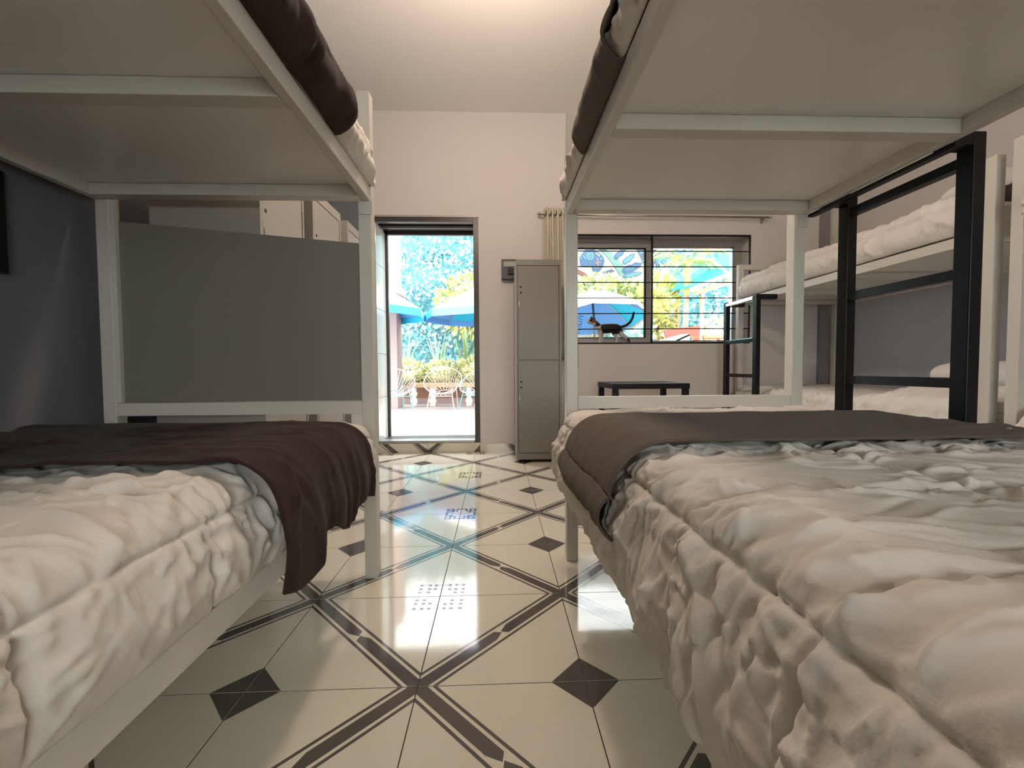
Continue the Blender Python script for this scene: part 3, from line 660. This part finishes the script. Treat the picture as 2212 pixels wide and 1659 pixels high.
# ------------------------------------------------------------------ the cat on the sill
def cat():
    zs = WZ0; yc = 4.372
    m = MB()
    def cap(pts, rr, k=10): m.tube(pts, rr, k)
    # trunk, deep chest at the left, rump at the right
    cap([(1.115, yc, zs+.150), (1.13, yc, zs+.158), (1.165, yc, zs+.160), (1.21, yc, zs+.164), (1.26, yc, zs+.166), (1.30, yc, zs+.164), (1.33, yc, zs+.156), (1.342, yc, zs+.150)],
        [.012, .038, .050, .050, .049, .049, .038, .012], 14)
    # neck and head, turned a little to the camera
    cap([(1.14, yc, zs+.168), (1.105, yc-.004, zs+.205), (1.075, yc-.010, zs+.232)], [.036, .029, .026], 12)
    m.ball((1.056, yc-.014, zs+.240), (.041, .038, .036), 16, 10)
    m.ball((1.026, yc-.024, zs+.227), (.019, .018, .015), 12, 8)
    for x, y in ((1.046, yc-.036), (1.070, yc+.012)):
        m.add([(x-.014, y-.004, zs+.252), (x+.016, y-.004, zs+.256), (x+.002, y+.014, zs+.252), (x-.002, y-.002, zs+.302)], [(0, 1, 3), (1, 2, 3), (2, 0, 3), (2, 1, 0)])
    # front legs, planted
    for dx, y in ((0, yc-.020), (.028, yc+.020)):
        cap([(1.135+dx, y, zs+.15), (1.132+dx, y, zs+.10), (1.136+dx, y, zs+.055), (1.130+dx, y, zs+.016)], [.024, .017, .012, .011])
        m.ball((1.120+dx, y, zs+.011), (.019, .013, .011), 10, 7)
    # hind leg under the body: knee forward, hock back
    cap([(1.315, yc+.018, zs+.15), (1.285, yc+.018, zs+.105), (1.318, yc+.018, zs+.060), (1.300, yc+.018, zs+.016)], [.034, .024, .013, .011])
    m.ball((1.288, yc+.018, zs+.011), (.020, .013, .011), 10, 7)
    # hind leg stretched out behind
    cap([(1.318, yc-.020, zs+.15), (1.345, yc-.020, zs+.100), (1.405, yc-.020, zs+.062), (1.425, yc-.020, zs+.026)], [.036, .026, .014, .011])
    m.ball((1.420, yc-.020, zs+.011), (.019, .013, .011), 10, 7)
    # tail, curving up
    q = [(1.325, yc, zs+.178), (1.36, yc, zs+.182), (1.40, yc, zs+.198), (1.435, yc, zs+.228), (1.458, yc, zs+.27), (1.468, yc, zs+.315), (1.474, yc, zs+.34)]
    cap(q, [.016, .015, .014, .014, .013, .012, .006], 10)
    m.v = [((x_-1.24)*1.06+1.175, y_, z_) for x_, y_, z_ in m.v]
    me = m.mesh('tmp', []); t = bpy.data.objects.new('tmp', me); C.objects.link(t)
    rm = t.modifiers.new('r', 'REMESH'); rm.mode = 'VOXEL'; rm.voxel_size = .0045
    s = t.modifiers.new('s', 'SMOOTH'); s.iterations = 3; s.factor = .5
    bpy.context.view_layer.update()
    dg = bpy.context.evaluated_depsgraph_get()
    body = bpy.data.meshes.new_from_object(t.evaluated_get(dg)); bpy.data.objects.remove(t)
    nv = len(body.vertices); co = np.empty(nv*3); body.vertices.foreach_get('co', co); co = co.reshape(-1, 3)
    x, y, z = (co[:, 0]-1.175)/1.06+1.24, co[:, 1]-yc, co[:, 2]-zs
    j = .012*(vnoise(x*60, z*60, 3)-.5)*2; x_, z_ = x+j, z+j
    col = np.tile(np.array([.008, .007, .008]), (nv, 1)); W = np.array([.60, .56, .52]); O = np.array([.22, .075, .02])
    white = ((z_ < .108) & (x_ < 1.345)) | ((x_ < 1.155) & (z_ < .150)) | ((x_ < 1.135) & (z_ < .185)) | ((x_ >= 1.325) & (z_ < .135) & (x_ < 1.40))
    white |= (x_ < 1.092) & (z_ < .232)
    white |= (x_ < 1.050) & (z_ < .262) & (y > -.040) & (y < -.012)
    orange = (x_ > 1.038) & (x_ < 1.100) & (z_ > .226) & (z_ < .258) & (y < -.018) & ~((x_ < 1.050))
    col[white] = W; col[orange] = O
    col[(x_ > 1.395) & (z < .07)] = [.02, .018, .018]
    ca = body.color_attributes.new('fur', 'FLOAT_COLOR', 'POINT')
    ca.data.foreach_set('color', np.concatenate([col, np.ones((nv, 1))], 1).ravel())
    fm = bpy.data.materials.new('calico_fur'); fm.use_nodes = True
    at = fm.node_tree.nodes.new('ShaderNodeVertexColor'); at.layer_name = 'fur'; pb = fm.node_tree.nodes['Principled BSDF']
    fm.node_tree.links.new(at.outputs[0], pb.inputs['Base Color']); pb.inputs['Roughness'].default_value = .8
    for v in body.vertices: v.co -= Vector((1.175, yc, zs))
    body.materials.clear(); body.materials.append(fm); body.polygons.foreach_set('use_smooth', [True]*len(body.polygons))
    r = thing('cat', 'black, white and orange cat walking along the window sill behind the bars', 'cat', (1.175, yc, zs))
    o = bpy.data.objects.new('body', body); C.objects.link(o); o.parent = r
    ey = mat('dark_eye', (.02, .03, .01), .1); nm_ = mat('pink_nose', (.55, .25, .22), .5)
    for x, yy in ((1.029, -.0440), (1.051, -.0510)): obj('eye', MB().ball(((x-1.24)*1.06+1.175, yc+yy, zs+.243), .0042, 8, 6), ey, r, smooth=True)
    obj('nose', MB().ball((.932, yc-.030, zs+.232), .004, 8, 6), nm_, r, smooth=True)
cat()

# ------------------------------------------------------------------ outdoors
pv = MB().box(-9, 14, Y2, 13.5, -.1, .02, 0); pv.box(-9, 14, 7.55, 8.05, .02, .0212, 1)
struct(obj('patio', pv, [M['pave'], M['pavestrip']]))

def leaves(name, mats, wts, pts, size, seed, parent=None, up=.3, aspect=.45, kind='stuff'):
    rs = np.random.RandomState(seed); n = len(pts); P = np.array(pts, float)
    d = rs.normal(size=(n, 3)); d[:, 2] += up; d /= np.linalg.norm(d, axis=1, keepdims=True)
    q = rs.normal(size=(n, 3)); e = np.cross(d, q); e /= np.linalg.norm(e, axis=1, keepdims=True); nn = np.cross(d, e)
    L = (size*rs.uniform(.6, 1.3, n))[:, None]; Wd = L*aspect
    v = np.stack([P, P+d*L*.5+e*Wd*.5+nn*L*.06, P+d*L, P+d*L*.5-e*Wd*.5+nn*L*.06], 1).reshape(-1, 3)
    m = MB(); m.v = [tuple(a) for a in v]
    m.f = [f_ for i in range(n) for f_ in ((4*i, 4*i+1, 4*i+2), (4*i, 4*i+2, 4*i+3))]
    ch = rs.choice(len(mats), n, p=wts); m.m = [int(c) for c in ch for _ in (0, 1)]
    return obj(name, m, mats, parent)
rs = np.random.RandomState(5)
# tall leafy hedge at the back of the patio
n = 26000; hx = rs.uniform(-7, 11, n); hz = rs.uniform(.0, 5.5, n)
hy = 12.6 - .5*vnoise(hx*1.2, hz*1.2, 4) - rs.uniform(0, .25, n)
keep = vnoise(hx*.7, hz*.7, 9) > -.1
hd_ = thing('hedge', 'tall bluish leafy hedge closing the back of the patio', 'hedge', (2, 12.8, .02))
obj('branch_mass', MB().box(-7, 11, 12.6, 13.2, .02, 5.4), M['leaf_cyan'], hd_)
lf = leaves('foliage', [M['leaf_cyan'], M['leaf_teal'], M['leaf_pale']], [.52, .24, .24], np.stack([hx, hy, hz], 1), .17, 6, hd_, aspect=.6)
lf['kind'] = 'stuff'

# painted wall seen through the left pane
def mw(px, py): return ((px-1073)*.012527, .846+(796-py)*.012527)      # design grid of the mural, metres on the wall
MY = 11.5
mu = thing('mural_wall', 'white wall painted with a blue and mint plumed mural', 'wall', (1.6, MY, .02))
obj('wall_slab', MB().box(1.3, 4.25, MY, MY+.25, .02, 5.2), M['mural_white'], mu)
lay = [0]
def paint(name, m, pts):
    lay[0] += 1
    return obj(name, MB().slab([(mw(*p)[0], MY-.001-.0006*lay[0], mw(*p)[1]) for p in pts], (0, -.0005, 0)), m, mu)
def arc(cx, cy, rr, a0, a1, n=16): return [(cx+rr*math.cos(math.radians(a0+(a1-a0)*i/n)), cy-rr*math.sin(math.radians(a0+(a1-a0)*i/n))) for i in range(n+1)]
paint('mint_band', M['mural_mint'], [(1262, 526), (1280, 532), (1296, 542), (1312, 556), (1326, 574), (1338, 592), (1348, 604), (1353, 590), (1347, 575), (1340, 568), (1335, 558), (1327, 556), (1322, 548), (1314, 545), (1308, 534), (1300, 526)])
for i in range(6):
    a = (1262, 526), (1280, 532), (1296, 542), (1312, 556), (1326, 574), (1338, 592), (1346, 606)
    (xa, ya), (xb, yb) = a[i], a[i+1]; paint('outline', M['mural_line'], [(xa, ya), (xb, yb), (xb-.8, yb+.9), (xa-.8, ya+.9)])
def feather(cx, cy, ang, L, wd, m1, m2):
    c, s = math.cos(ang), math.sin(ang); out = []; inn = []
    for k, (t, q) in enumerate([(-.5, 0), (-.35, .45), (-.1, .5), (.05, .38), (.2, .5), (.36, .32), (.5, .1), (.42, -.1), (.3, -.3), (.12, -.36), (0, -.5), (-.2, -.36), (-.38, -.42)]):
        out.append((cx+c*t*L - s*q*wd, cy-s*t*L - c*q*wd)); inn.append((cx+c*t*L*.72 - s*q*wd*.5, cy-s*t*L*.72 - c*q*wd*.5))
    paint('feather', m1, out); paint('feather_heart', m2, inn)
feather(1318, 531, .55, 46, 15, M['mural_mid'], M['mural_cyan']); feather(1342, 549, .75, 40, 13, M['mural_blue'], M['mural_mid'])
feather(1360, 562, .65, 36, 14, M['mural_mid'], M['mural_cyan']); feather(1367, 581, .35, 48, 18, M['mural_blue'], M['mural_mid'])
feather(1368, 596, .2, 44, 13, M['mural_mid'], M['mural_cyan']); feather(1292, 528, .5, 10, 5, M['mural_slate'], M['mural_mid'])
paint('dark_field', M['mural_slate'], [(1363, 520), (1372, 534), (1382, 552), (1392, 574), (1398, 590), (1420, 590), (1420, 500), (1363, 500)])
for x, y in ((1380, 530), (1388, 548), (1393, 566)): feather(x, y, .4, 14, 6, M['mural_mid'], M['mural_cyan'])
# rounded block with bars, dots and a ring
paint('block', M['mural_blue'], [(1252, 560), (1262, 546), (1271, 539), (1281, 541), (1293, 547), (1303, 556), (1307, 566), (1304, 577), (1297, 588), (1289, 591), (1281, 588), (1278, 576), (1268, 580), (1254, 578)])
paint('block_light', M['mural_mid'], [(1263, 550), (1271, 542), (1280, 544), (1284, 552), (1276, 556), (1268, 560)])
paint('ring', M['mural_cyan'], arc(1276, 557, 7.5, 0, 360)); paint('ring_gap', M['mural_blue'], arc(1276, 557, 4.6, 0, 360)); paint('ring_heart', M['mural_cyan'], arc(1276, 557, 2.4, 0, 360))
paint('bar', M['mural_cyan'], [(1259, 556), (1261, 554), (1268, 562), (1266, 564)]); paint('bar', M['mural_white'], [(1287, 550), (1289, 548.5), (1297, 555), (1295, 557)])
paint('bar', M['mural_pink'], [(1290, 560), (1293, 560), (1294, 584), (1291, 584)]); paint('bar', M['mural_pink'], [(1286, 570), (1299, 568), (1299, 571), (1286, 573)])
for x, y, r_ in ((1299, 562, 2.6), (1256, 561, 1.8), (1286, 581, 2.4)): paint('dot', M['mural_cyan'], arc(x, y, r_, 0, 360, 10))
paint('slate_swoosh', M['mural_slate'], [(1298, 592), (1312, 587), (1322, 584), (1330, 589), (1320, 591), (1306, 595)])
paint('rust_stripe', M['mural_rust'], [(1248, 584), (1264, 592), (1275, 602), (1270, 606), (1258, 598), (1248, 594)])

# parasols
def parasol(label, cx, cy, zr, R, rise, tilt, turn, zfoot=.02, valance=.14, n=8, lining2=True):
    r = thing('parasol', label, 'parasol', (cx, cy, zfoot), 'white parasols on the patio')
    Mx = Matrix.Translation((cx, cy, zr)) @ Matrix.Rotation(turn, 4, 'Z') @ Matrix.Rotation(tilt, 4, 'X')
    def tr_(p): return tuple(Mx @ Vector(p))
    ang = [2*PI*(k+.5)/n for k in range(n)]
    top = MB(); lin = MB(); val = MB()
    for k in range(n):
        a, b_ = ang[k], ang[(k+1) % n]; rows = []
        for t in (0, .33, .66, 1):
            sag = rise*(1-t**1.25); rows.append([(R*t*math.cos(a), R*t*math.sin(a), sag), (R*t*math.cos(b_), R*t*math.sin(b_), sag)])
        for i in range(3):
            q = [rows[i][0], rows[i+1][0], rows[i+1][1], rows[i][1]]
            if i == 0: q = q[:3]
            top.poly([tr_(p) for p in q]); lin.poly([tr_((p[0]*.985, p[1]*.985, p[2]-.015)) for p in q[::-1]], ((k % 4 == 1) if not tilt else (k in (7, 3))))
        e = rows[3]; val.slab([tr_(e[0]), tr_(e[1]), tr_((e[1][0]*1.0, e[1][1]*1.0, -valance)), tr_((e[0][0], e[0][1], -valance))], tuple(Mx.to_3x3() @ Vector((math.cos(a)*.006, math.sin(a)*.006, 0))), k % 3 == 0)
    obj('canopy', top, M['canopy'], r); obj('lining', lin, [M['canopy_blue'], M['canopy_cyan']], r)
    obj('valance', val, [M['canopy_blue'], M['canopy_cyan']] if not tilt else [M['canopy'], M['canopy']], r)
    for k in range(n):
        obj('rib', MB().tube([tr_((R*t*math.cos(ang[k]), R*t*math.sin(ang[k]), rise*(1-t**1.25)-.03)) for t in (.05, .5, .98)], .007, 6), M['alu'], r)
    hub = Vector(tr_((0, 0, rise-.05)))
    knee = hub - (Mx.to_3x3() @ Vector((0, 0, 1)))*.55
    obj('pole', MB().tube([hub, knee, (knee.x, knee.y, zfoot+.06)], .019, 10), M['dark_steel'], r, smooth=True)
    obj('base', MB().tube([(knee.x, knee.y, zfoot), (knee.x, knee.y, zfoot+.06)], .26, 20), M['stucco_white'], r)
    obj('finial', MB().ball(tr_((0, 0, rise+.02)), .03), M['canopy'], r)
    return r, tr_
parasol('white parasol with blue lining, left of the two seen through the doorway', -2.62, 8.3, 1.96, 1.28, .62, 0, .1)
parasol('white parasol with blue lining, right of the two seen through the doorway', -.22, 9.0, 1.98, 1.32, .62, 0, .32)
pr_, ptr = parasol('tilted white parasol showing its blue lining through the window', 1.75, 7.6, 1.72, .98, .55, math.radians(-13), .15, valance=.07)
tx = bpy.data.curves.new('lettering', 'FONT'); tx.body = 'mun'; tx.size = .20; tx.extrude = .001
to = bpy.data.objects.new('tmp', tx); C.objects.link(to); bpy.context.view_layer.update()
tm = bpy.data.meshes.new_from_object(to.evaluated_get(bpy.context.evaluated_depsgraph_get())); bpy.data.objects.remove(to)
lo = bpy.data.objects.new('lettering', tm); C.objects.link(lo); lo.parent = pr_; tm.materials.clear(); tm.materials.append(M['navy'])
lo.location = Vector((1.55, 7.92, 1.47)) - wloc(pr_); lo.rotation_euler = (math.radians(118), math.radians(-78), 0)

# wire chairs
def wire_chair(label, x, y, rz, cord, seatm):
    r = thing('wire_chair', label, 'chair', (0, 0, 0), 'round wire chairs on the patio')
    rim = []
    for k in range(28):
        a = 2*PI*k/28; rim.append((.37*math.cos(a), -.05+.33*math.sin(a)*.9, .60+.24*math.sin(a)))
    obj('rim', MB().tube(rim+[rim[0]], .011, 6, cap=False), cord, r)
    hub = (0, .10, .36); ring = [(.10*math.cos(2*PI*k/14), .06+.10*math.sin(2*PI*k/14), .365+.035*math.sin(2*PI*k/14)) for k in range(14)]
    obj('seat_ring', MB().tube(ring+[ring[0]], .008, 6, cap=False), seatm, r)
    cm = MB()
    for k in range(28):
        p, q = Vector(rim[k]), Vector(ring[k//2]); mid = (p+q)/2 + Vector((0, .05, -.06)); cm.tube([p, mid, q], .005, 5)
    co_ = obj('cords', cm, cord, r); co_['kind'] = 'stuff'
    for sx in (-1, 1):
        for p, q in (((sx*.20, -.20, .46), (sx*.27, -.30, .0)), ((sx*.20, .20, .60), (sx*.24, .26, .0))):
            obj('leg', MB().tube([p, q], .010, 6), seatm, r)
    obj('seat_bar', MB().tube([(-.23, -.24, .30), (.23, -.24, .30)], .009, 6), seatm, r)
    r.location = (x, y, .02); r.rotation_euler = (0, 0, rz)
    return r
wire_chair('white and teal wire chair at the left edge of the doorway', -1.98, 8.35, .5, M['wire_white'], M['wire_teal'])
wire_chair('rose-white round wire chair in the middle of the doorway', -1.05, 8.40, -.1, M['wire_rose'], M['wire_rose'])
wire_chair('teal wire chair half hidden by the right side of the doorway', -.36, 8.45, -.7, M['wire_white'], M['wire_teal'])

# bench in front of the planter
be = thing('bench', 'pale wooden bench on white turned legs before the planter', 'bench', (-1.2, 9.5, .02))
obj('seat_board', MB().box(-1.93, .3, 9.35, 9.75, .44, .53), M['wood'], be, bevel=.01)
for x in (-1.83, -1.42, -.62, .1):
    lg = MB(); lg.tube([(x, 9.45, .02+h) for h in (0, .05, .12, .2, .28, .34, .42)], [.075, .06, .09, .045, .085, .05, .075], 10); obj('leg', lg, M['stucco_white'], be, smooth=True)
pn = thing('planter', 'long brown planter box along the hedge', 'planter', (-1.2, 10.4, .02))
obj('front_board', MB().box(-3.2, .6, 10.0, 10.06, .16, .52), M['brown'], pn); obj('plinth', MB().box(-3.2, .6, 9.95, 11.2, .02, .16), M['stucco'], pn)
obj('soil', MB().box(-3.15, .55, 10.06, 11.2, .16, .44), M['brown'], pn)
obj('front_plank', MB().box(-3.2, .6, 9.98, 10.0, .40, .46), M['wood'], pn)
# plants of the planter
def blade_plant(label, x, y, z, n, h, m, seed, spread=.5):
    r = thing('spiky_plant', label, 'plant', (x, y, z), 'spiky plants in the planter'); q = random.Random(seed); mb = MB()
    for k in range(n):
        a = q.uniform(0, 2*PI); s = q.uniform(.1, spread); hh = h*q.uniform(.6, 1.05); w_ = .022*q.uniform(.7, 1.3)
        dx, dy = math.cos(a)*s*hh, math.sin(a)*s*hh*.6; sd = Vector((math.cos(a+PI/2), math.sin(a+PI/2), 0))
        mb_ = MB(); pts = [Vector((x+dx*t**1.6, y+dy*t**1.6, z+hh*t)) for t in (0, .35, .7, 1)]
        ws = (w_*.8, w_*1.2, w_*.8, .002)
        vs = [p+sd*wi*s_ for p, wi in zip(pts, ws) for s_ in (-1, 1)]
        mb_.add(vs, [(0, 1, 3, 2), (2, 3, 5, 4), (4, 5, 7, 6)])
        obj('blade', mb_, m, r)
    return r
blade_plant('leftmost sage spiky plant in the planter', -2.25, 10.5, .44, 16, 1.25, M['leaf_sage'], 1)
blade_plant('sage spiky plant in the middle of the planter', -1.45, 10.6, .44, 20, 1.35, M['leaf_sage'], 2, .4)
blade_plant('green spiky plant at the right end of the planter', -.75, 10.6, .44, 20, 1.45, M['leaf_green'], 3, .4)
def bush(label, c, rad, n, size, mats, wts, seed, cat_='bush', name='bush', trunk=True):
    q = np.random.RandomState(seed); d = q.normal(size=(n, 3)); d /= np.linalg.norm(d, axis=1, keepdims=True)
    p = d*np.array(rad)*q.uniform(.75, 1.0, (n, 1)) + np.array(c); p = p[p[:, 2] > .05]
    r = thing(name, label, cat_, (c[0], c[1], .02)); o = leaves('foliage', mats, wts, p, size, seed, r, aspect=.6); o['kind'] = 'stuff'
    core = MB().ball(c, tuple(v*.72 for v in rad), 12, 8); obj('core', core, mats[0], r, smooth=True)
    if trunk: obj('trunk', MB().tube([(c[0], c[1], .02), (c[0], c[1], c[2])], .04, 8), M['trunk'], r)
    return r
YC = [M['leaf_cream'], M['leaf_yellow'], M['leaf_sage']]
bush('cream and yellow flowering bush at the left of the planter', (-2.2, 10.35, .68), (.62, .35, .36), 900, .10, YC, [.6, .25, .15], 2, trunk=False)
bush('cream flowering bush in the middle of the planter', (-1.35, 10.35, .68), (.55, .35, .34), 900, .10, YC, [.65, .2, .15], 3, trunk=False)
bush('yellowish flowering bush at the right of the planter', (-.5, 10.35, .72), (.6, .35, .40), 900, .10, YC, [.5, .35, .15], 4, trunk=False)
bush('yellow-green shrub above the right parasol', (-.55, 11.4, 2.55), (1.05, .5, .85), 1500, .16, [M['leaf_yellow'], M['leaf_cream'], M['leaf_green']], [.6, .25, .15], 5)
GY = [M['leaf_green'], M['leaf_yellow'], M['leaf_cream']]
bush('mixed green bush in front of the mural, left', (2.55, 10.6, 2.55), (.8, .4, .55), 900, .15, GY, [.4, .35, .25], 6)
bush('mixed green bush in front of the mural, right', (3.55, 10.6, 2.30), (.65, .4, .70), 900, .15, GY, [.5, .3, .2], 7)
bush('low yellow plant behind the cat', (1.80, 7.9, 1.10), (.35, .25, .28), 400, .10, [M['leaf_yellow'], M['leaf_cream']], [.7, .3], 8)
bush('teal feathery plant right of the cat', (2.62, 8.4, 1.45), (.42, .3, .50), 500, .14, [M['leaf_teal'], M['leaf_cream']], [.6, .4], 9)
bush('cream shrub right of the red table', (4.95, 9.6, 1.35), (.45, .3, .65), 500, .12, [M['leaf_cream'], M['leaf_pale'], M['leaf_sage']], [.5, .3, .2], 10)
# palm
pm = thing('palm_tree', 'slender palm tree with yellow-green fronds in the right pane', 'palm tree', (4.1, 9.2, .02))
obj('trunk', MB().tube([(4.10, 9.2, .02), (4.12, 9.2, 1.6), (4.16, 9.2, 2.4)], [.085, .065, .055], 10), M['trunk'], pm, smooth=True)
obj('crown_shaft', MB().tube([(4.16, 9.2, 2.4), (4.17, 9.2, 2.9), (4.18, 9.2, 3.15)], [.058, .06, .03], 10), M['leaf_yellow'], pm, smooth=True)
q = random.Random(4)
for k in range(13):
    a = 2*PI*k/13 + q.uniform(-.2, .2); L = q.uniform(.9, 1.3); fm_ = MB()
    base = Vector((4.18, 9.2, 3.1)); dirh = Vector((math.cos(a), math.sin(a)*.8, 0)); el = q.uniform(.3, 1.1)
    spine = [base + dirh*L*t*(1-.15*t) + Vector((0, 0, el*L*t - 1.0*L*t*t)) for t in (0, .25, .5, .75, 1)]
    fm_.tube(spine, .008, 5)
    sd = Vector((-dirh.y, dirh.x, 0)).normalized()
    for i in range(22):
        t = .15+.85*i/22; j = min(3, int(t*4)); u_ = t*4-j; p = spine[j].lerp(spine[j+1], u_)
        for s_ in (-1, 1):
            e = p + sd*s_*.26*(1-.5*t) + dirh*.12 + Vector((0, 0, -.10)); fm_.add([p, p+dirh*.03, e], [(0, 1, 2)])
    obj('frond', fm_, M['leaf_yellow'], pm)
bush('yellow-green palm clump left of the slender palm', (3.35+.55, 10.2, 2.35), (.40, .3, .75), 500, .22, [M['leaf_yellow'], M['leaf_cream']], [.7, .3], 12)
# awning on wooden posts
aw = thing('awning', 'teal awning with a white scalloped edge on a wooden frame', 'awning', (4.2, 9.0, .02))
ac = MB(); A0, A1 = (4.05, 8.8, 2.50), (5.75, 8.8, 3.18); B1, B0 = (5.75, 10.2, 3.70), (4.05, 10.2, 2.66)
ac.slab([A0, A1, B1, B0], (0, 0, .02)); obj('cloth', ac, M['teal_cloth'], aw)
vm = MB()
for k in range(12):
    t0, t1 = k/12, (k+1)/12; p = Vector(A0).lerp(Vector(A1), t0); q_ = Vector(A0).lerp(Vector(A1), t1); mm = (p+q_)/2
    vm.slab([p, q_, q_+Vector((0, 0, -.06)), mm+Vector((0, 0, -.13)), p+Vector((0, 0, -.06))], (0, .01, 0))
obj('scalloped_edge', vm, M['canopy'], aw)
for x, y in ((4.33, 8.9), (4.33, 10.1), (5.7, 8.9), (5.7, 10.1)): obj('post', MB().box(x, x+.07, y, y+.07, .02, 2.40+(.45 if x > 5 else .0)), M['wood'], aw)
obj('beam', MB().slab([(4.2, 8.9, 2.36), (5.8, 8.9, 2.84), (5.8, 8.9, 2.94), (4.2, 8.9, 2.46)], (0, .07, 0)), M['wood'], aw)
# red bench, orange table, table with patterned cloth
rb_ = thing('red_bench', 'red painted bench behind the patterned table', 'bench', (3.95, 8.75, .02))
obj('backrest', MB().slab([(3.55, 8.8, 1.42), (4.30, 8.8, 1.50), (4.30, 8.8, 1.72), (3.50, 8.8, 1.62)], (0, .04, 0)), M['red'], rb_)
for x in (3.62, 4.2): obj('leg', MB().box(x, x+.05, 8.8, 8.85, .02, 1.45), M['red'], rb_)
obj('seat', MB().box(3.5, 4.3, 8.86, 9.2, 1.0, 1.04), M['red'], rb_)
ot = thing('orange_table', 'small orange wooden table beside the palm trunk', 'table', (4.4, 8.2, .02))
obj('table_top', MB().box(3.95, 4.52, 8.0, 8.5, 1.40, 1.45), M['orange'], ot)
for x in (3.97, 4.46):
    for y in (8.02, 8.44): obj('leg', MB().box(x, x+.04, y, y+.04, .02, 1.40), M['orange'], ot)
pt = thing('cloth_table', 'table under a pale patterned cloth in the right pane', 'table', (3.0, 7.2, .02))
obj('tablecloth', MB().slab([(2.68, 7.0, 1.16), (3.22, 7.0, 1.40), (3.36, 7.7, 1.44), (2.82, 7.7, 1.30)], (0, 0, -.03)).slab([(2.68, 7.0, 1.16), (3.22, 7.0, 1.40), (3.22, 7.0, .95), (2.68, 7.0, .85)], (0, .01, 0)), M['cloth'], pt)
for x, y in ((2.85, 7.1), (3.15, 7.1), (2.95, 7.6), (3.25, 7.6)): obj('leg', MB().tube([(x, y, .02), (x, y, 1.19)], .02, 8), M['wood'], pt)
rc = thing('red_cloth', 'red cloth hanging on a line beyond the right end of the window', 'cloth', (4.35, 7.9, .02))
obj('fabric', MB().slab([(4.36, 8.0, 1.86), (4.50, 8.0, 1.92), (4.52, 8.0, 1.55), (4.44, 8.0, 1.42), (4.36, 8.0, 1.52)], (0, .02, 0)), M['red'], rc)
obj('line', MB().tube([(3.9, 8.01, 1.90), (5.4, 8.01, 1.91)], .004, 5), M['wood'], rc)
for x in (3.9, 5.4): obj('line_post', MB().tube([(x, 8.01, .02), (x, 8.01, 1.95)], .02, 8), M['stucco_white'], rc)
# pinkish wall end at the left of the doorway view
struct(obj('wall_patio', MB().box(-2.6, -2.06, 8.9, 9.4, .02, 4.6).box(-2.6, -1.98, 8.85, 9.45, 2.4, 2.55), M['stucco']))
